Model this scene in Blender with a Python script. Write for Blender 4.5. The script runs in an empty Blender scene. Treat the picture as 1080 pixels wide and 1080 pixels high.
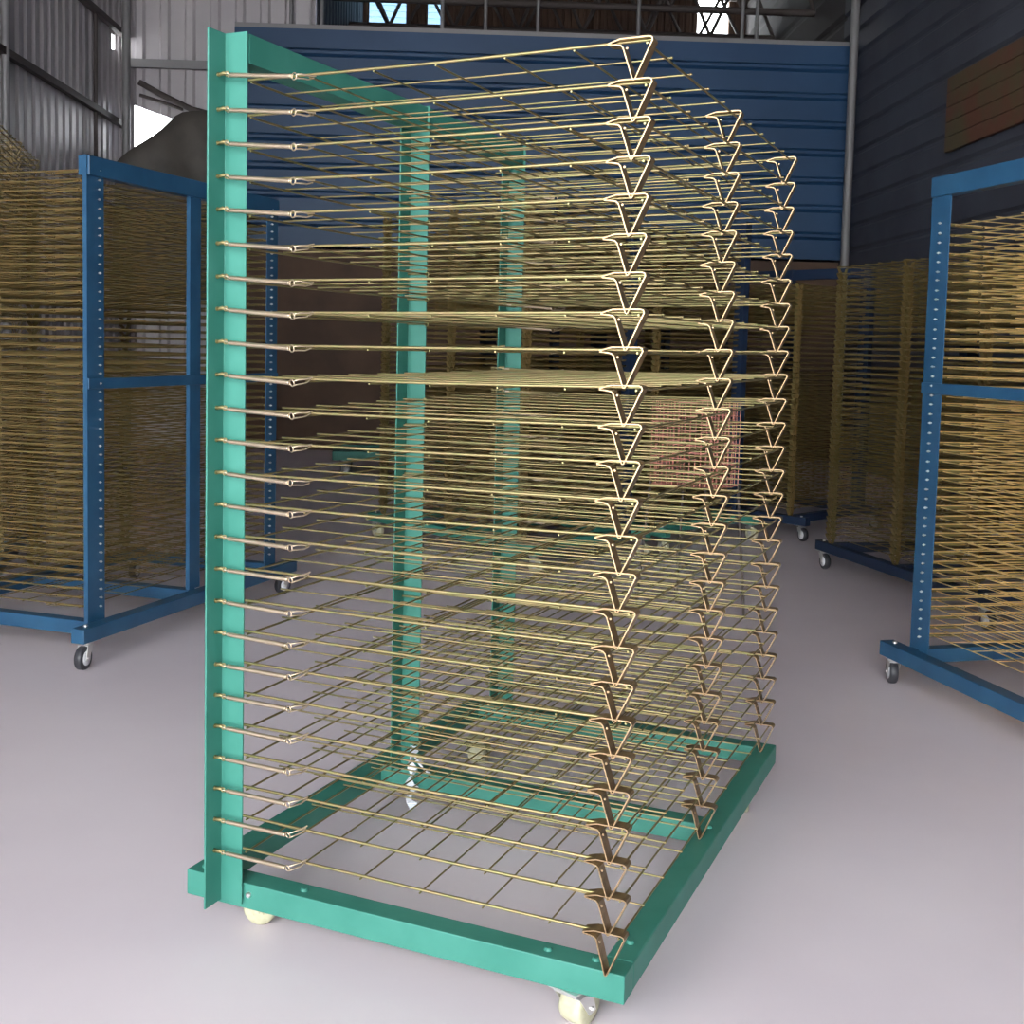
import bpy, math, random
from mathutils import Vector, Matrix
random.seed(7)
S = bpy.context.scene
COL = S.collection
V = Vector
R = math.radians

# ------------------------------------------------------------------ materials
def mat(name, col, rough=.5, metal=0., noise=None, spec=.5, bump=None, coat=0):
    m = bpy.data.materials.new(name); m.use_nodes = True
    nt = m.node_tree; b = nt.nodes['Principled BSDF']
    b.inputs['Base Color'].default_value = (*col, 1)
    b.inputs['Roughness'].default_value = rough
    b.inputs['Metallic'].default_value = metal
    b.inputs['Specular IOR Level'].default_value = spec
    b.inputs['Coat Weight'].default_value = coat
    if noise or bump:
        tc = nt.nodes.new('ShaderNodeTexCoord')
    if noise:
        sc, col2, lo, hi = noise
        n = nt.nodes.new('ShaderNodeTexNoise'); n.inputs['Scale'].default_value = sc
        n.inputs['Detail'].default_value = 5
        nt.links.new(tc.outputs['Object'], n.inputs['Vector'])
        r = nt.nodes.new('ShaderNodeValToRGB')
        r.color_ramp.elements[0].position = lo; r.color_ramp.elements[1].position = hi
        r.color_ramp.elements[0].color = (*col, 1); r.color_ramp.elements[1].color = (*col2, 1)
        nt.links.new(n.outputs['Fac'], r.inputs['Fac'])
        nt.links.new(r.outputs['Color'], b.inputs['Base Color'])
    if bump:
        sc, st = bump
        n = nt.nodes.new('ShaderNodeTexNoise'); n.inputs['Scale'].default_value = sc
        nt.links.new(tc.outputs['Object'], n.inputs['Vector'])
        bp = nt.nodes.new('ShaderNodeBump'); bp.inputs['Strength'].default_value = st
        nt.links.new(n.outputs['Fac'], bp.inputs['Height'])
        nt.links.new(bp.outputs['Normal'], b.inputs['Normal'])
    return m

M = dict(
    green=mat('green_paint', (.030, .165, .125), .5, 0, (9, (.045, .20, .155), .35, .7), .35, (160, .05)),
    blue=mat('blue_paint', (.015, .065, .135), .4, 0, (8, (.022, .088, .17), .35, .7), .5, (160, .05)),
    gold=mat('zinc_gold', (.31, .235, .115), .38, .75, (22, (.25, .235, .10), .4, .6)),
    gold_lit=mat('zinc_gold_painted_lit', (.98, .72, .34), .33, .7, (14, (.80, .62, .27), .4, .6)),  # brighter copy of zinc_gold, strong light put into its colour
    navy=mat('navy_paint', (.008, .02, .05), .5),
    gold_shaded=mat('zinc_gold_painted_shade', (.25, .165, .06), .45, .5, (14, (.19, .155, .058), .4, .6)),  # darker copy of zinc_gold, the dim background's shade put into its colour
    spring=mat('spring_steel', (.52, .42, .30), .3, .85),
    bracket=mat('zinc_strip', (.36, .255, .145), .36, .85, (60, (.25, .155, .08), .4, .7)),
    steel=mat('bright_steel', (.75, .74, .72), .3, .9),
    cream=mat('cream_nylon', (.44, .42, .29), .5, 0, (40, (.34, .32, .21), .45, .7)),
    rubber=mat('black_rubber', (.03, .03, .035), .45),
    rim=mat('grey_rim', (.62, .62, .64), .4),
    concrete=mat('concrete', (.67, .59, .635), .36, 0, (.9, (.78, .70, .735), .3, .75), .45),
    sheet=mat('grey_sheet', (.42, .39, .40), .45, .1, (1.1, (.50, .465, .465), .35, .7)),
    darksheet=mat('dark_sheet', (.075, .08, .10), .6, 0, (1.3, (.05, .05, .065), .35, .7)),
    redsheet=mat('rusty_sheet', (.15, .06, .035), .65, 0, (2.5, (.11, .085, .04), .4, .6)),
    bluesheet=mat('blue_sheet', (.012, .05, .12), .5, 0, (1.2, (.018, .065, .15), .35, .7)),
    roof=mat('roof_dark', (.06, .055, .055), .8),
    iron=mat('grey_iron', (.24, .23, .23), .55, .3),
    rust=mat('dark_truss', (.07, .055, .05), .7),
    tarp=mat('brown_tarp', (.085, .075, .065), .7, 0, (3, (.12, .105, .09), .4, .6)),
    film=mat('white_film', (.6, .62, .66), .15, 0),
    pink=mat('pink_wire', (.62, .25, .19), .45),
    brown=mat('brown_board', (.085, .05, .035), .8, 0, (2, (.12, .07, .045), .4, .6)),
)
# wear in the concrete: broad pale trowel marks plus fine roughness variation
def fibreglass():
    m = bpy.data.materials.new('fibreglass'); m.use_nodes = True; nt = m.node_tree
    out = nt.nodes['Material Output']; d = nt.nodes['Principled BSDF']; d.inputs['Base Color'].default_value = (.30, .38, .45, 1)
    t = nt.nodes.new('ShaderNodeBsdfTranslucent'); t.inputs['Color'].default_value = (.34, .44, .52, 1)
    x = nt.nodes.new('ShaderNodeMixShader'); x.inputs[0].default_value = .7
    nt.links.new(d.outputs[0], x.inputs[1]); nt.links.new(t.outputs[0], x.inputs[2]); nt.links.new(x.outputs[0], out.inputs['Surface'])
    M['fibreglass'] = m
fibreglass()
def concrete():
    m = M['concrete']; nt = m.node_tree; b = nt.nodes['Principled BSDF']
    tc = nt.nodes.new('ShaderNodeTexCoord')
    n = nt.nodes.new('ShaderNodeTexNoise'); n.inputs['Scale'].default_value = 2.2; n.inputs['Detail'].default_value = 8
    nt.links.new(tc.outputs['Object'], n.inputs['Vector'])
    mr = nt.nodes.new('ShaderNodeMapRange'); mr.inputs['To Min'].default_value = .3; mr.inputs['To Max'].default_value = .55
    nt.links.new(n.outputs['Fac'], mr.inputs['Value']); nt.links.new(mr.outputs['Result'], b.inputs['Roughness'])
    bp = nt.nodes.new('ShaderNodeBump'); bp.inputs['Strength'].default_value = .06
    nt.links.new(n.outputs['Fac'], bp.inputs['Height']); nt.links.new(bp.outputs['Normal'], b.inputs['Normal'])
concrete()

# ------------------------------------------------------------------ mesh builder
class MB:
    def __init__(s): s.v = []; s.f = []; s.sm = []
    def add(s, vs, fs, smooth=False):
        o = len(s.v); s.v += [tuple(x) for x in vs]
        s.f += [tuple(i + o for i in f) for f in fs]; s.sm += [smooth] * len(fs)
        return s
    def box(s, x0, x1, y0, y1, z0, z1):
        vs = [(x, y, z) for z in (z0, z1) for x, y in ((x0, y0), (x1, y0), (x1, y1), (x0, y1))]
        return s.add(vs, [(3, 2, 1, 0), (4, 5, 6, 7), (0, 1, 5, 4), (1, 2, 6, 5), (2, 3, 7, 6), (3, 0, 4, 7)])
    def tube(s, pts, r, n=6, cap=True, smooth=True):
        pts = [V(p) for p in pts]; rings = []; k = len(pts)
        rr = r if isinstance(r, (list, tuple)) else [r] * k
        d0 = (pts[1] - pts[0]).normalized()
        up = V((0, 0, 1)) if abs(d0.z) < .9 else V((1, 0, 0))
        a = d0.cross(up).normalized()
        for i, p in enumerate(pts):
            if i == 0: d = pts[1] - pts[0]
            elif i == k - 1: d = pts[-1] - pts[-2]
            else: d = (pts[i + 1] - pts[i]).normalized() + (pts[i] - pts[i - 1]).normalized()
            d.normalize(); a = (a - d * a.dot(d)).normalized(); b = d.cross(a)
            rings.append([p + (a * math.cos(2 * math.pi * j / n) + b * math.sin(2 * math.pi * j / n)) * rr[i] for j in range(n)])
        vs = [q for r_ in rings for q in r_]
        fs = [(i * n + j, i * n + (j + 1) % n, (i + 1) * n + (j + 1) % n, (i + 1) * n + j) for i in range(k - 1) for j in range(n)]
        s.add(vs, fs, smooth)
        if cap: s.add(vs[:n], [tuple(reversed(range(n)))]); s.add(vs[-n:], [tuple(range(n))])
        return s
    def lathe(s, prof, c, axis, n=20):
        axis = V(axis).normalized(); c = V(c)
        a = axis.cross(V((0, 0, 1)) if abs(axis.z) < .9 else V((1, 0, 0))).normalized(); b = axis.cross(a)
        vs = []
        for t, r in prof:
            for j in range(n):
                w = 2 * math.pi * j / n
                vs.append(c + axis * t + (a * math.cos(w) + b * math.sin(w)) * r)
        fs = [(i * n + j, i * n + (j + 1) % n, (i + 1) * n + (j + 1) % n, (i + 1) * n + j) for i in range(len(prof) - 1) for j in range(n)]
        s.add(vs, fs, True)
        s.add(vs[:n], [tuple(reversed(range(n)))]); s.add(vs[-n:], [tuple(range(n))])
        return s
    def strip(s, path, y0, y1, t):
        """flat strip metal, path in XZ, width along Y, thickness t"""
        P = [V((p[0], 0, p[1])) for p in path]; k = len(P); L = []; Rr = []
        for i in range(k):
            if i == 0: d = P[1] - P[0]
            elif i == k - 1: d = P[-1] - P[-2]
            else: d = (P[i + 1] - P[i]).normalized() + (P[i] - P[i - 1]).normalized()
            d.normalize(); nn = V((-d.z, 0, d.x)) * t * .5
            L.append(P[i] + nn); Rr.append(P[i] - nn)
        vs = []
        for i in range(k):
            for q, y in ((L[i], y0), (L[i], y1), (Rr[i], y1), (Rr[i], y0)): vs.append((q.x, y, q.z))
        fs = [(i * 4 + j, i * 4 + (j + 1) % 4, i * 4 + 4 + (j + 1) % 4, i * 4 + 4 + j) for i in range(k - 1) for j in range(4)]
        fs += [(3, 2, 1, 0), tuple((k - 1) * 4 + j for j in range(4))]
        return s.add(vs, fs)
    def ring(s, c, r, rt, normal, n=12, m=6):
        c = V(c); nn = V(normal).normalized(); a = nn.cross(V((0, 0, 1)) if abs(nn.z) < .9 else V((1, 0, 0))).normalized(); b = nn.cross(a)
        vs = []
        for i in range(n):
            w = 2 * math.pi * i / n; rad = a * math.cos(w) + b * math.sin(w)
            for j in range(m):
                u = 2 * math.pi * j / m
                vs.append(c + rad * (r + rt * math.cos(u)) + nn * rt * math.sin(u))
        fs = [(i * m + j, ((i + 1) % n) * m + j, ((i + 1) % n) * m + (j + 1) % m, i * m + (j + 1) % m) for i in range(n) for j in range(m)]
        return s.add(vs, fs, True)
    def mesh(s, name, m):
        me = bpy.data.meshes.new(name); me.from_pydata(s.v, [], s.f); me.materials.append(M[m])
        me.polygons.foreach_set('use_smooth', s.sm); me.update(); return me
    def obj(s, name, m, parent=None, loc=None, bev=0):
        return link(name, s.mesh(name, m), parent, loc, bev)

def link(name, me, parent=None, loc=None, bev=0):
    o = bpy.data.objects.new(name, me); COL.objects.link(o)
    if parent: o.parent = parent
    if loc: o.location = loc
    if bev:
        b = o.modifiers.new('bevel', 'BEVEL'); b.width = bev; b.segments = 2; b.limit_method = 'ANGLE'
    return o
def empty(name, loc, rz, label, cat, group=None):
    o = bpy.data.objects.new(name, None); COL.objects.link(o); o.empty_display_size = .1
    o.location = loc; o.rotation_euler = (0, 0, rz); o['label'] = label; o['category'] = cat
    if group: o['group'] = group
    return o
def tag(o, label, cat, group=None):
    o['label'] = label; o['category'] = cat
    if group: o['group'] = group
    return o
def structure(o): o['kind'] = 'structure'; return o

# ------------------------------------------------------------------ tray pieces (origin: post corner line, at the tray's own height)
TX = [.062, .195, .325, .455, .585, .715, .842]
TL = 1.273
def tray_mesh(seed, rr_edge, rr, m, sag=.004, brackets=False, n=6):
    rnd = random.Random(seed); b = MB()
    def z(x, y): return -sag * math.sin(math.pi * (x - .05) / .8) * (.6 + .4 * math.sin(math.pi * y / TL + seed)) + .0015 * math.sin(seed + 3 * y)
    for k in range(11):
        y = TL * k / 10 + (rnd.uniform(-.004, .004) if 0 < k < 10 else 0)
        r = rr_edge if k in (0, 10) else rr
        xs = [.050, .25, .45, .65, .852 if k in (0, 5, 10) else .8445]
        b.tube([(x, y, z(x, y) + .0015) for x in xs], r, n)
        if k in (0, 5, 10): pass
        else: b.lathe([(0, rr * .6), (.0015, rr * 1.45), (.004, rr * 1.45), (.0055, rr * .6)], (.843, y, z(.843, y) + .0015), (1, 0, 0), 6)
    for i, x in enumerate(TX):
        xx = x + (rnd.uniform(-.004, .004) if 0 < i < 6 else 0)
        ys = [-.004, TL * .25, TL * .5, TL * .75, TL + .004]
        b.tube([(xx, y, z(xx, y) - .0035) for y in ys], rr if 0 < i < 6 else rr * 1.2, n)
    if brackets:
        for y in (0, TL / 2, TL): bracket(b, y)
    return b.mesh('tray', m)
def bracket(b, y=0, depth=.062, w=.013):
    path = [(.779, -.0015), (.800, .0045), (.849, .0048), (.8535, .003), (.855, -.001), (.8525, -.006),
            (.8255, -depth), (.8235, -depth - .001), (.8215, -depth), (.8045, -.010), (.8005, -.006), (.793, -.0045), (.779, -.0030)]
    return b.strip(path, y - w, y + w, .0023)
def bracket_mesh(depth=.062, m='bracket'):
    b = MB(); bracket(b, 0, depth)
    b.tube([(.812, -.0132, -.012), (.812, -.0145, -.012)], .0022, 6)
    return b.mesh('support_bracket', m)
def spring_mesh(pitch_sag=-.0075, m='spring', detail=True):
    b = MB()
    L0, L1 = .034, .172
    def zz(x): return pitch_sag * x / .185
    n = 44 if detail else 2
    if detail:
        prof = []
        for i in range(n * 2 + 1):
            prof.append(((L1 - L0) * i / (n * 2), .0047 if i % 2 else .0039))
        b.lathe(prof, (L0, 0, zz(L0)), (1, 0, pitch_sag / .185), 10)
    else:
        b.tube([(L0, 0, zz(L0)), (L1, 0, zz(L1))], .0045, 6)
    b.ring((.1775, 0, zz(.178)), .0062, .0014, (.25, 1, .15))
    b.ring((.0285, 0, zz(.03)), .0052, .0013, (.1, .5, 1))
    b.tube([(.1815, -.0015, zz(.18) - .004), (.188, .004, -.010), (.197, .016, -.0085), (.203, .026, -.003)], .0016, 6)
    b.tube([(.1815, .0015, zz(.18) + .004), (.189, .006, -.0015), (.198, .018, -.001), (.206, .027, .0015)], .0016, 6)
    return b.mesh('tension_spring', m)
def bolt_mesh():
    b = MB()
    b.tube([(-.013, 0, 0), (.012, 0, 0)], .0022, 8)
    b.lathe([(0, .0042), (.0035, .0042)], (-.0068, 0, 0), (1, 0, 0), 6)
    b.lathe([(0, .0044), (.004, .0044)], (.0045, 0, 0), (1, 0, 0), 6)
    b.tube([(.010, 0, 0), (.018, 0, .0015), (.024, 0, 0)], [.003, .0042, .0022], 8)
    b.ring((.0255, 0, 0), .0042, .0014, (0, 1, 0))
    return b.mesh('eye_bolt', 'gold')

def caster(root, x, y, top, wm, width, dia, rz=0., hubm='steel', fork='steel'):
    r = dia / 2
    b = MB(); b.box(-.034, .034, -.030, .030, top - .004, top)
    b.lathe([(0, .017), (.008, .021), (.012, .021)], (0, 0, top - .016), (0, 0, 1), 16)
    w2 = width / 2 + .003
    for s in (-1, 1):
        y0, y1 = (s * w2, s * (w2 + .0025)) if s > 0 else (s * (w2 + .0025), s * w2)
        b.add([(-.020, y0, top - .014), (.020, y0, top - .014), (.032, y0, r - .006), (.012, y0, r - .010),
               (-.020, y1, top - .014), (.020, y1, top - .014), (.032, y1, r - .006), (.012, y1, r - .010)],
              [(0, 1, 2, 3), (7, 6, 5, 4), (0, 4, 5, 1), (1, 5, 6, 2), (2, 6, 7, 3), (3, 7, 4, 0)])
    b.box(-.020, .020, -w2 - .0025, w2 + .0025, top - .0165, top - .0135)
    b.tube([(.02, -w2 - .006, r), (.02, w2 + .006, r)], .0045, 8)
    o = b.obj('caster', fork, root, (x, y, 0)); o.rotation_euler = (0, 0, rz)
    w = MB(); h = width / 2
    w.lathe([(-h, r * .55), (-h, r * .86), (-h * .8, r * .97), (-h * .4, r), (h * .4, r), (h * .8, r * .97), (h, r * .86), (h, r * .55)], (.02, 0, r), (0, 1, 0), 28)
    wo = w.obj('wheel', wm, o)
    if hubm != wm:
        w = MB(); w.lathe([(-h - .0015, r * .2), (-h - .001, r * .62), (h + .001, r * .62), (h + .0015, r * .2)], (.02, 0, r), (0, 1, 0), 20)
        w.obj('wheel_hub', hubm, o)
    return o

def angle_post(y, w, z0, z1, t=.004, wy=None, sy=-1):
    """L section standing at (0, y): one flange along +X, the other along -Y"""
    wy = wy or w; b = MB()
    pr = [(0, 0), (w, 0), (w, -t * sy * -1 if False else -t), (t, -t), (t, -wy), (0, -wy)]
    if sy > 0: pr = [(0, 0), (0, wy), (t, wy), (t, t), (w, t), (w, 0)]
    n = len(pr); vs = [(px, y + py, z) for z in (z0, z1) for px, py in pr]
    area = sum(pr[i][0] * pr[(i + 1) % n][1] - pr[(i + 1) % n][0] * pr[i][1] for i in range(n))
    up = list(range(n, 2 * n)); dn = list(reversed(range(n)))
    sides = [(i, (i + 1) % n, n + (i + 1) % n, n + i) for i in range(n)]
    if area < 0:
        up.reverse(); dn.reverse(); sides = [tuple(reversed(f)) for f in sides]
    b.add(vs, [tuple(up), tuple(dn)] + sides)
    return b

# ================================================================== the green rack in front
PITCH, ZB = .063, .2043
green = empty('drying_rack', (0, 0, 0), 0,
    'large green screen-print drying rack with twenty-five golden wire trays, nearest the camera', 'drying rack', 'wire tray drying racks')
ZT, ZH = .1336, .0525
FW = .054
YM, YF = .7317, 1.335
for y, z0, z1 in ((0, .0925, 1.7997), (YM, ZT, 1.7997), (YF, ZT, 1.7997)):
    p = angle_post(y, FW, z0, z1).obj('post', 'green', green, (0 if y == 0 else .006, 0, 0), bev=.0012)
# base frame: channel with a return lip
def channel_x(x0, x1, y0, y1, zt, zh, open_back=True):
    b = MB(); t = .004
    b.box(x0, x1, y0, y0 + t, zt - zh, zt); b.box(x0, x1, y0 + t, y1, zt - t, zt); b.box(x0, x1, y0 + t, y1, zt - zh, zt - zh + t)
    b.box(x0, x1, y1 - t, y1, zt - zh + t, zt - t)
    return b
MB().box(-.0882, .8532, .0045, .0565, ZT - ZH, ZT).obj('base_beam', 'green', green, bev=.002)
channel_x(-.035, .801, .705, .757, ZT, .045).obj('base_beam', 'green', green, bev=.002)
channel_x(-.035, .801, 1.292, 1.342, ZT, .045).obj('base_beam', 'green', green, bev=.002)
def beam_y(x0, x1, y0, y1, zt, zh): return MB().box(x0, x1, y0, y1, zt - zh, zt)
beam_y(-.0882, -.0352, .0568, 1.342, ZT - .001, .046).obj('base_beam', 'green', green, bev=.002)
beam_y(.8012, .8530, .0568, 1.342, ZT, ZH).obj('base_beam', 'green', green, bev=.003)
# top beam: angle iron behind the post flanges, lower flange turned in
b = MB(); b.box(.050, .054, .0045, YF - .005, 1.742, 1.7965); b.box(.004, .050, .0045, YF - .005, 1.742, 1.746)
b.obj('top_beam', 'green', green)
for x, y in ((.70, .030), (.79, .035), (.18, .03), (-.06, .03), (.826, .12), (.826, .70)):
    MB().lathe([(0, .008), (.003, .008), (.0055, .005)], (x, y, ZT), (0, 0, 1), 12).obj('rivet', 'green', green)
MB().lathe([(0, .006), (.004, .006), (.006, .004)], (.066, .0045, .112), (0, -1, 0), 10).obj('bolt', 'steel', green)

for x, y, rz in ((.004, .105, R(15)), (.748, .035, R(75)), (.03, 1.15, R(95)), (.80, 1.14, R(100))):
    caster(green, x, y, ZT - ZH + .0005, 'cream', .048, .070, rz, 'cream', 'cream' if x < .1 else 'steel')

tm = [tray_mesh(s, .0028, .0018, 'gold') for s in (1, 2, 3, 4)]
bm_, bml = bracket_mesh(), bracket_mesh(.0705)
sm_, bo_ = spring_mesh(), bolt_mesh()
pin = MB(); pin.tube([(.0, 0, 0), (.064, 0, 0)], .0028, 6); pin.ring((.064, 0, -.001), .005, .0016, (0, 1, 0)); pinm = pin.mesh('hinge_pin', 'gold')
for i in range(25):
    z = ZB + (24 - i) * PITCH
    k = 1 - i / 24                                    # the upper trays droop a little toward the hinges
    t = link('tray', tm[random.randrange(4)], green, (0, .002, z + .003 - .013 * k + random.uniform(-.0012, .0012)))
    t.rotation_euler = (random.uniform(-.0012, .0012), -.0154 * k + random.uniform(-.001, .001), random.uniform(-.001, .001))
    for y in (0, TL / 2, TL):
        link('support_bracket', bml if i == 24 else bm_, t, (random.uniform(-.0012, .0012), y, 0))
    for y in (-.0275 - .002, 1.2815):
        s = link('tension_spring', sm_, t, (0, y, -.003 + .013 * k))
        s.rotation_euler = (random.uniform(-.2, .2), .0154 * k - .040 + .088 * k + random.uniform(-.006, .006), 0)
        link('eye_bolt', bo_, t, (0, y, -.003 + .013 * k))
    for y in (YM - .012, ): link('hinge_pin', pinm, t, (0, y, -.004))

# ================================================================== taller blue and green racks around it
def big_rack(loc, rz, label, paint, n, pitch, ztop, wire='gold_shaded', near=True, midbar=1.04, wy=.11, wx=.055, brackets=True, thick=1.0, wheel='rubber', seed=0):
    rnd = random.Random(seed)
    g = empty('drying_rack', loc, rz, label, 'drying rack', 'wire tray drying racks')
    zt, zh = .157, .055
    for k, y in enumerate((0., .70, 1.34)):
        sy = 1 if k == 0 else -1
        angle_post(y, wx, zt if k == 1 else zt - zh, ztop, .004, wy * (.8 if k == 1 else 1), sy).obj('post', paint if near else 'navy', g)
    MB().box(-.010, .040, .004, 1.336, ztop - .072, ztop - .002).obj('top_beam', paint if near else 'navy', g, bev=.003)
    if midbar:
        MB().box(-.008, -.001, .0, 1.34, midbar - .02, midbar + .02).obj('middle_bar', paint, g, bev=.002)
    MB().box(-.062, -.004, -.10, 1.44, zt - zh, zt - .001).obj('base_beam', paint, g, bev=.003)
    MB().box(.80, .853, -.10, 1.44, zt - zh, zt - .001).obj('base_beam', paint, g, bev=.003)
    for y in (0.005, .66, 1.285): MB().box(-.0035, .7995, y, y + .05, zt - zh + .003, zt).obj('base_beam', paint, g, bev=.003)
    for y in (-.05, 1.39):
        for x in (-.03, .825):
            MB().lathe([(0, .009), (.004, .009), (.007, .005)], (x, y, zt - .001), (0, 0, 1), 8).obj('bolt', 'steel', g)
            caster(g, x, y, zt - zh + .0005, wheel, .03, .088, rnd.uniform(1.2, 1.9), 'rim' if wheel == 'rubber' else 'cream')
    tms = TM[(wire, near, thick)] if (wire, near, thick) in TM else TM.setdefault((wire, near, thick),
        [tray_mesh(s, .0029 * thick, .0019 * thick, wire, .006, not near, 5) for s in (11, 12, 13, 14)])
    z0 = .205
    for i in range(n):
        z = z0 + i * pitch
        t = link('tray', tms[rnd.randrange(4)], g, (.003, .033, z + rnd.uniform(-.0015, .0015)))
        t.rotation_euler = (rnd.uniform(-.0018, .0018), rnd.uniform(-.003, .003), rnd.uniform(-.0015, .0015))
        if near:
            for y in (0, TL / 2, TL): link('support_bracket', SBM, t, (0, y, 0))
            for y in (-.012, TL - .012): link('tension_spring', SSM, t, (0, y, -.001))
            for y in (.030, TL - .030): link('eye_bolt', bo2, t, (-.004, y, 0))
    return g
TM = {}
_b = MB(); bracket(_b, 0, .0315); SBM = _b.mesh('support_bracket', 'gold_shaded')
SSM = spring_mesh(-.006, 'gold_shaded', False)
_b = MB(); _b.tube([(-.012, 0, 0), (.02, 0, 0)], .0026, 6); _b.lathe([(0, .0048), (.004, .0048)], (-.008, 0, 0), (1, 0, 0), 6); bo2 = _b.mesh('eye_bolt', 'steel')

def place(Px, Py, ang, lx, ly):
    """origin such that the local point (lx, ly) lands on (Px, Py) with local X at ang degrees"""
    a = R(ang); return (Px - (lx * math.cos(a) - ly * math.sin(a)), Py - (lx * math.sin(a) + ly * math.cos(a)), 0), a

# room frame: F runs down the hall, Rr to the right of it
AF = R(115.47); CAM = V((1.4411, -1.8914, 1.2233))
Fd = V((math.cos(AF), math.sin(AF), 0)); Rd = V((math.sin(AF), -math.cos(AF), 0))
def rf(r, f, z=0): p = CAM + Rd * r + Fd * f; return V((p.x, p.y, z))

l, a = place(-1.703, 1.44, 184.5, 0, 1.34)
big_rack(l, a, 'blue drying rack left of the green one, its three posts and middle bar in view', 'blue', 49, .0335, 1.865, wx=.018, wy=.095, seed=1)
l, a = place(1.093, 2.594, 38, 0, 1.34)
big_rack(l, a, 'blue drying rack cut off by the right edge, its gold trays coloured as brightly lit', 'blue', 45, .0335, 1.845, wire='gold_lit', midbar=1.10, seed=2)
# rack behind the right one, tray feet turned to the aisle
l, a = place(.42, 4.84, 218, .853, -.03)
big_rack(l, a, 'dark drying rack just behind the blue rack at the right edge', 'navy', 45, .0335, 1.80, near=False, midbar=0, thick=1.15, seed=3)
# tall rack at the left wall
p = rf(-2.46, 6.8); l, a = place(p.x, p.y, 37.8, .853, 1.30)
big_rack(l, a, 'tall drying rack by the left wall, its trays highest at the left edge', 'blue', 60, .0335, 2.26, near=False, midbar=0, thick=1.3, seed=4)
# three racks in a row behind the green one
for k, (r, f, lab, n, zt, pt) in enumerate([
        (.24, 6.3, 'drying rack directly behind the large green one, seen through the middle of its trays', 54, 2.08, 'green'),
        (1.04, 7.0, 'drying rack behind the large green one, seen between its right-hand tray feet', 52, 2.02, 'green'),
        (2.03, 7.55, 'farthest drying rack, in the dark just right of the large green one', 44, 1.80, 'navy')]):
    p = rf(r, f)
    l, a = place(p.x, p.y, 245.5, .853, 1.27)
    big_rack(l, a, lab, pt, n, .0335, zt, near=False, midbar=0, thick=1.35, wheel='cream' if pt == 'green' else 'rubber', seed=5 + k)

# low green trolley far back on the left
p = rf(-1.25, 10.6)
tr = empty('flat_trolley', (p.x, p.y, 0), R(30), 'low green flat trolley far back, seen left of the middle green post', 'trolley')
b = MB(); b.box(0, 1.5, 0, .06, .14, .22); b.box(0, 1.5, .70, .76, .14, .22); b.box(0, .06, .06, .70, .14, .22); b.box(1.44, 1.5, .06, .70, .14, .22)
b.obj('frame', 'green', tr, bev=.004); MB().box(.06, 1.44, .06, .70, .185, .205).obj('deck', 'green', tr)
for x in (.1, 1.4):
    for y in (.08, .68): caster(tr, x, y, .14, 'rubber', .03, .10, .3, 'rim')

# pink wire basket behind the racks
p = rf(1.02, 5.35)
pk = empty('wire_basket', (p.x, p.y, 0), R(-20), 'pinkish wire mesh basket on thin legs standing behind the green rack', 'basket')
b = MB(); W, D, z0, z1 = .30, .26, .60, .98
for i in range(13):
    z = z0 + (z1 - z0) * i / 12; b.tube([(-W/2, -D/2, z), (W/2, -D/2, z), (W/2, D/2, z), (-W/2, D/2, z), (-W/2, -D/2, z)], .0022, 5)
for i in range(11):
    x = -W/2 + W * i / 10
    for y in (-D/2, D/2): b.tube([(x, y, z0), (x, y, z1)], .0022, 5)
    b.tube([(x, -D/2, z0), (x, D/2, z0)], .0022, 5)
for i in range(1, 9):
    y = -D/2 + D * i / 9
    for x in (-W/2, W/2): b.tube([(x, y, z0), (x, y, z1)], .0022, 5)
b.obj('mesh_panel', 'pink', pk)
for sx in (-1, 1):
    for sy in (-1, 1): MB().tube([(sx * W/2, sy * D/2, z0 + .01), (sx * (W/2 + .04), sy * (D/2 + .03), 0)], .006, 8).obj('leg', 'rust', pk)

# scrap of clear film tied to the foot of the middle post
b = MB(); rnd = random.Random(3); pts = []
for i in range(15):
    pts.append(V((.066 + .006 * math.sin(i * 1.7), .685 + .004 * math.cos(i * 2.3), .205 - .0135 * i)))
pts = [q for q in pts if q.z > .03]
vs = []; fs = []
for i, q in enumerate(pts):
    w = .008 + .006 * abs(math.sin(i * 2.1))
    c, s = math.cos(i * .9), math.sin(i * .9)
    for sx, sz in ((-1, -.0006), (1, -.0006), (1, .0006), (-1, .0006)): vs.append((q.x + sx * w * c - sz * s, q.y + sx * w * s + sz * c, q.z))
for i in range(len(pts) - 1): fs += [(i*4+j, i*4+(j+1) % 4, i*4+4+(j+1) % 4, i*4+4+j) for j in range(4)]
fs += [(3, 2, 1, 0), tuple((len(pts)-1)*4+j for j in range(4))]
b.add(vs, fs)
b.tube([(.068, .685, .190), (.085, .678, .172), (.105, .672, .158), (.125, .668, .150)], [.003, .005, .002, .004], 6)
tag(b.obj('plastic_film', 'film'), 'crumpled strip of shiny white plastic film hanging at the foot of the middle green post', 'plastic film')

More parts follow.
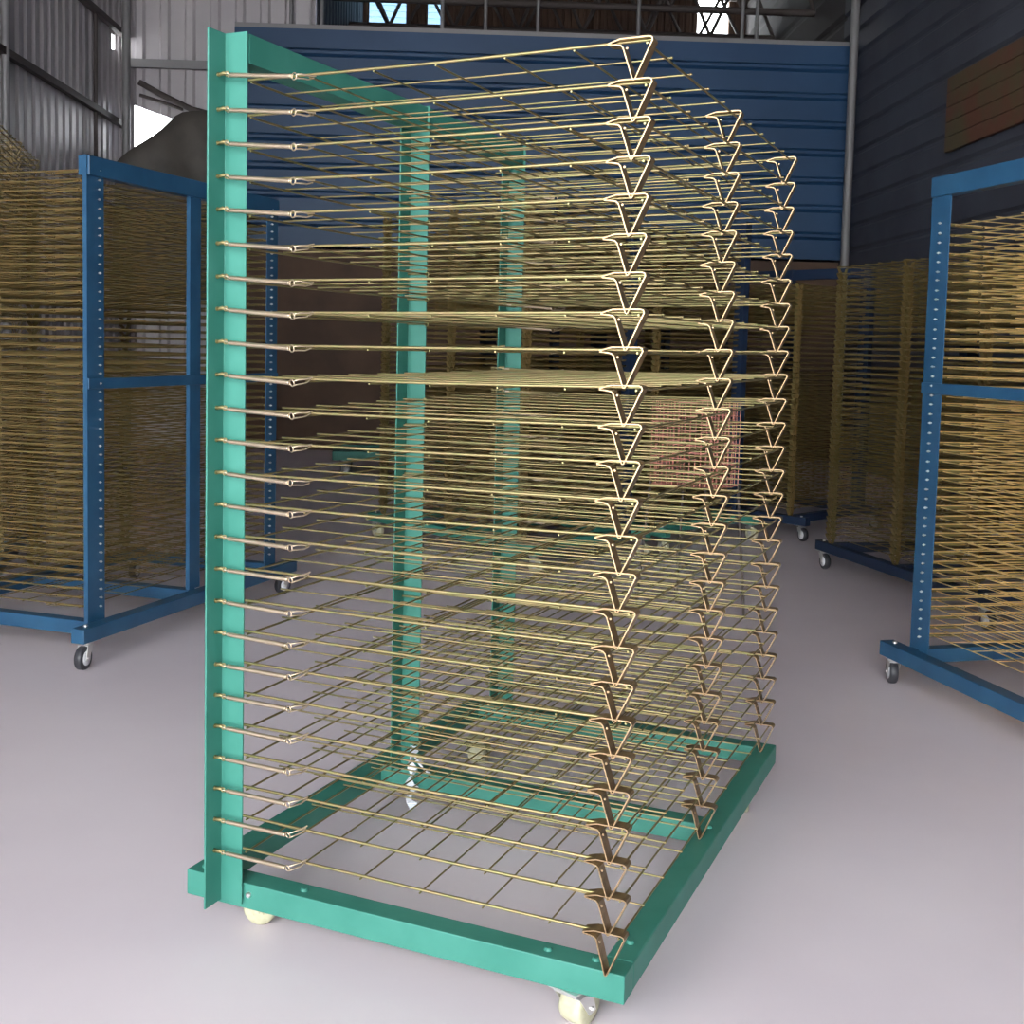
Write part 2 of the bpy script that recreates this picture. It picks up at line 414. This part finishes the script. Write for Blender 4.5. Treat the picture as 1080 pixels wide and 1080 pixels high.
# ================================================================== the hall
def wall_xy(A, B, z0, z1, t, m, name, rib=.0, step=.1, horizontal=False, gap=None, sub=4):
    """sheet wall from A to B (plan points); ribs vertical or horizontal; gap(s)->(za,zb) leaves an opening"""
    d = (B - A); Lg = d.length; d.normalize(); nrm = V((-d.y, d.x, 0)); b = MB()
    if horizontal:
        prof = [(z0, 0)]; z = z0
        while z < z1 - 1e-6:
            for dz, o in ((step * .70, 0), (step * .80, rib), (step * .90, rib), (step, 0)):
                if z + dz < z1: prof.append((z + dz, o))
            z += step
        prof.append((z1, 0))
        vs = []
        for q in (A, B):
            for z, o in prof: w = q + nrm * o; vs.append((w.x, w.y, z))
            for z, o in reversed(prof): w = q + nrm * (o - t); vs.append((w.x, w.y, z))
        n = len(prof) * 2
        b.add(vs, [(i, (i + 1) % n, n + (i + 1) % n, n + i) for i in range(n)] + [tuple(range(n)), tuple(reversed(range(n, 2 * n)))])
    else:
        s = 0; pr = []
        while s < Lg - 1e-6:
            for ds, o in ((0, 0), (step * .55, 0), (step * .65, rib), (step * .9, rib)):
                if s + ds < Lg: pr.append((s + ds, o))
            s += step
        pr.append((Lg, 0))
        for (s0, o0), (s1, o1) in zip(pr, pr[1:]):
            g0 = gap(s0) if gap else None; g1 = gap(s1) if gap else None
            spans = [((z0, z0), (z1, z1))]
            if g0 and g1: spans = [((z0, z0), (g0[0], g1[0])), ((g0[1], g1[1]), (z1, z1))]
            for (a0, a1), (b0, b1) in spans:
                vs = []
                for q, o, lo, hi in ((s0, o0, a0, b0), (s1, o1, a1, b1)):
                    for oo in (o, o - t):
                        w = A + d * q + nrm * oo
                        vs += [(w.x, w.y, lo), (w.x, w.y, hi)]
                b.add(vs, [(0, 1, 5, 4), (2, 6, 7, 3), (0, 4, 6, 2), (1, 3, 7, 5), (0, 2, 3, 1), (4, 5, 7, 6)])
    return structure(b.obj(name, m))

RL, RR_, FB, FN = -3.9, 4.05, 18.5, -4.5
DR, DH, SF = 1.3, 5.2, -1.2      # doorway: right jamb, head height, end of the side opening
ZR = 7.0
# floor (inside and the yard in front of the door)
b = MB(); q = [rf(-3.9 - .3, FN - 14), rf(RR_ + .3, FN - 14), rf(RR_ + .3, FB + .3), rf(RL - .3, FB + .3)]
b.add([(p.x, p.y, z) for z in (-.2, 0) for p in q], [(3, 2, 1, 0), (4, 5, 6, 7), (0, 1, 5, 4), (1, 2, 6, 5), (2, 3, 7, 6), (3, 0, 4, 7)])
structure(b.obj('floor', 'concrete'))
b = MB(); CE = b

FC = 13.25                                   # where the left wall meets the grey cross wall
def gap_left(s):                             # tear in the sheet near the corner
    f = FN + s
    if f < SF: return (.02, 5.0)                # wide side opening near the front
    return (4.24, 4.42 + .05 * math.sin(f * 40)) if 12.93 < f < 13.12 else None
wall_xy(rf(RL, FN), rf(RL, FC), 0, ZR, .01, 'sheet', 'wall_left', .03, .19, gap=gap_left)
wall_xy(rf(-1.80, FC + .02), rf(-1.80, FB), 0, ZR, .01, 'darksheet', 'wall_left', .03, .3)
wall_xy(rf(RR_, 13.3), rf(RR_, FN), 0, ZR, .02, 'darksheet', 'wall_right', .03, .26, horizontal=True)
wall_xy(rf(RR_ + .035, FB + .06), rf(RR_ + .035, 13.0), 0, ZR, .02, 'roof', 'wall_right', .02, .5, horizontal=True)
def gap_tri(s):                              # triangular opening where the sheet has torn away
    r = RL + s
    if -3.84 < r < -3.20:
        u = (r + 3.84) / .64; return (3.10 + .41 * u, 3.74 - .21 * u)
    return None
wall_xy(rf(RL, FC), rf(-1.80, FC), 0, ZR, .01, 'sheet', 'wall_back', -.03, .27, gap=gap_tri)
# far end of the hall with two high openings
def gap_far(s):
    r = -1.8 + s
    if -1.72 < r < -1.10: return (5.75, 6.75)
    if -.82 < r < -.55: return (5.75, 6.75)
    if 3.3 < r < 3.8: return (5.65, 6.75)
    return None
wall_xy(rf(-1.8, FB), rf(RR_ + .09, FB), 0, ZR, .02, 'brown', 'wall_far', .03, .11, gap=gap_far)
for r0, r1, nm in ((-1.74, -1.08, 'window_1'), (-.84, -.53, 'window_2')):
    wall_xy(rf(r0, FB + .06), rf(r1, FB + .06), 5.70, 6.80, .004, 'fibreglass', nm, .02, .09, horizontal=True)
def rbox(b, r0, r1, f0, f1, z0, z1):
    q = [rf(r0, f0), rf(r1, f0), rf(r1, f1), rf(r0, f1)]
    return b.add([(p.x, p.y, z) for z in (z0, z1) for p in q], [(3, 2, 1, 0), (4, 5, 6, 7), (0, 1, 5, 4), (1, 2, 6, 5), (2, 3, 7, 6), (3, 0, 4, 7)])
rbox(CE, RL - .3, RR_ + .3, FN - .2, FC, ZR, ZR + .1); rbox(CE, -1.85, RR_ + .3, FC, FB + .3, ZR, ZR + .1)
structure(CE.obj('ceiling', 'roof'))
# front wall with the wide doorway the daylight comes through
b = MB()
rbox(b, RL, RR_, FN - .15, FN, DH, ZR); rbox(b, DR, RR_, FN - .15, FN, 0, DH)
structure(b.obj('wall_front', 'sheet'))
# blue sheet partition hung across the hall
wall_xy(rf(-2.62, 13.0), rf(RR_ + .01, 13.0), 2.22, 4.52, .02, 'bluesheet', 'wall_partition', -.035, .3, horizontal=True)
b = MB(); rbox(b, -2.62, RR_ + .01, 12.99, 13.05, 4.522, 4.57); structure(b.obj('trim_1', 'iron'))
b = MB(); rbox(b, -2.62, RR_ - .04, 13.06, 13.12, 0, 2.2); structure(b.obj('wall_partition_lower', 'brown'))
# girts and columns
k = 2
for args in ((RL + .04, RL + .10, FN, FC - .05, 3.44, 3.50), (RL + .04, RL + .10, FN, FC - .05, 4.40, 4.46), (RL + .05, -1.80, FC - .11, FC - .05, 4.10, 4.19)):
    b = MB(); rbox(b, *args); structure(b.obj('trim_%d' % k, 'rust' if k < 4 else 'iron')); k += 1
def column(r, f, z0, z1, rad, name, label, m='iron', group=None):
    p = rf(r, f); b = MB(); b.lathe([(0, rad), (z1 - z0, rad)], (p.x, p.y, z0), (0, 0, 1), 14)
    b.box(p.x - rad * 1.8, p.x + rad * 1.8, p.y - rad * 1.8, p.y + rad * 1.8, z0, z0 + .012)
    o = b.obj(name, m); return structure(o)
column(-3.74, 12.9, 0, ZR, .045, 'trim_5', '')
column(3.93, 12.6, 0, ZR, .045, 'trim_6', '')
column(-3.82, 9.85, 0, ZR, .035, 'trim_7', '')
column(-3.84, 12.2, 0, 4.44, .02, 'trim_8', '', 'rust')
k = 9
for r in (-2.05, -1.72, -.42, .05, .62, 1.72, 2.86, 3.02):
    p = rf(r, 13.16); b = MB(); b.lathe([(0, .022), (ZR - 4.4, .022)], (p.x, p.y, 4.4), (0, 0, 1), 8); structure(b.obj('trim_%d' % k, 'iron')); k += 1
# roof trusses beyond the partition
for f in (14.6, 16.6, 18.2):
    b = MB()
    b.tube([rf(RL, f, 5.25 + .1 * (f - 14)), rf(RR_, f, 5.25 + .1 * (f - 14))], .045, 6)
    b.tube([rf(RL, f, 6.5), rf(RR_, f, 6.5)], .045, 6)
    n = 9
    for i in range(n):
        r0 = RL + (RR_ - RL) * i / n; r1 = RL + (RR_ - RL) * (i + .5) / n; r2 = RL + (RR_ - RL) * (i + 1) / n
        zl = 5.25 + .1 * (f - 14)
        b.tube([rf(r0, f, zl), rf(r1, f, 6.5)], .025, 6); b.tube([rf(r1, f, 6.5), rf(r2, f, zl)], .025, 6)
    structure(b.obj('trim_%d' % k, 'rust')); k += 1
# red-brown sheet patch on the right wall
b = MB(); 
for i in range(5):
    z = 2.93 + i * .125
    rbox(b, RR_ - .085, RR_ - .045, 6.6, 10.1, z, z + .118)
tag(b.obj('sheet_patch', 'redsheet'), 'rusty red-brown ribbed sheet patch fixed high on the dark right wall', 'metal sheet')
# buckled sheet edge and dark tarpaulin below the torn opening
b = MB()
vs = []; fs = []; NX, NZ = 14, 10
for t_ in (0, 1):
    for i in range(NX + 1):
        for j in range(NZ + 1):
            r = -3.82 + 1.12 * i / NX
            top = 3.02 + .52 * min(1, i / (NX * .60)) + .25 * max(0, (i / NX - .60)) ; bot = 1.6
            z = bot + (top - bot) * j / NZ
            off = .10 * math.sin(i * .8 + j * .35) + .07 * math.sin(j * .9 + i * .3)
            w = rf(r, 12.78 + off * .6 - .25 * (1 - j / NZ) + t_ * .012); vs.append((w.x, w.y, z))
n = (NX + 1) * (NZ + 1)
for i in range(NX):
    for j in range(NZ):
        a0 = i * (NZ + 1) + j; fs.append((a0, a0 + NZ + 1, a0 + NZ + 2, a0 + 1)); fs.append((n + a0 + 1, n + a0 + NZ + 2, n + a0 + NZ + 1, n + a0))
def edge(a0, a1): fs.append((a0, a0 + n, a1 + n, a1))
for i in range(NX): edge(i*(NZ+1), (i+1)*(NZ+1)); edge((i+1)*(NZ+1)+NZ, i*(NZ+1)+NZ)
for j in range(NZ): edge(j+1, j); edge(NX*(NZ+1)+j, NX*(NZ+1)+j+1)
b.add(vs, fs, True)
tag(b.obj('tarpaulin', 'tarp'), 'dark brown tarpaulin hanging below the torn opening in the grey back wall', 'tarpaulin')
b = MB()
b.tube([rf(-3.66, 13.1, 3.93), rf(-3.45, 13.1, 3.82), rf(-3.1, 13.1, 3.66), rf(-2.75, 13.1, 3.58)], .035, 6)
b.tube([rf(-3.66, 13.12, 3.80), rf(-3.45, 13.12, 3.74), rf(-3.2, 13.12, 3.66)], .02, 6)
tag(b.obj('sheet_flashing', 'rust'), 'bent dark strip of flashing sloping over the torn opening', 'metal strip')

# ================================================================== light
w = bpy.data.worlds.new('sky'); S.world = w; w.use_nodes = True
bg = w.node_tree.nodes['Background']; bg.inputs['Color'].default_value = (.93, .97, 1, 1); bg.inputs['Strength'].default_value = 5.0
# ================================================================== camera
f_, py, yaw, pitch, roll = 1247.07, 457.80, .41071, -.07642, .02386
cam = bpy.data.cameras.new('camera'); co = bpy.data.objects.new('camera', cam); COL.objects.link(co)
fw = V((-math.sin(yaw) * math.cos(pitch), math.cos(yaw) * math.cos(pitch), math.sin(pitch)))
rt = V((math.cos(yaw), math.sin(yaw), 0)); up = rt.cross(fw)
r2 = rt * math.cos(roll) + up * math.sin(roll); u2 = -rt * math.sin(roll) + up * math.cos(roll)
mx = Matrix((r2, u2, -fw)).transposed().to_4x4(); mx.translation = CAM
co.matrix_world = mx
cam.sensor_width = 36; cam.sensor_fit = 'HORIZONTAL'; cam.lens = 36 * f_ / 1080
cam.shift_y = -(540 - py) / 1080
cam.clip_end = 200
S.camera = co
S.view_settings.view_transform = 'Standard'; S.view_settings.look = 'None'; S.view_settings.gamma = 1
S.view_settings.use_curve_mapping = False
S.view_settings.exposure = 1.5
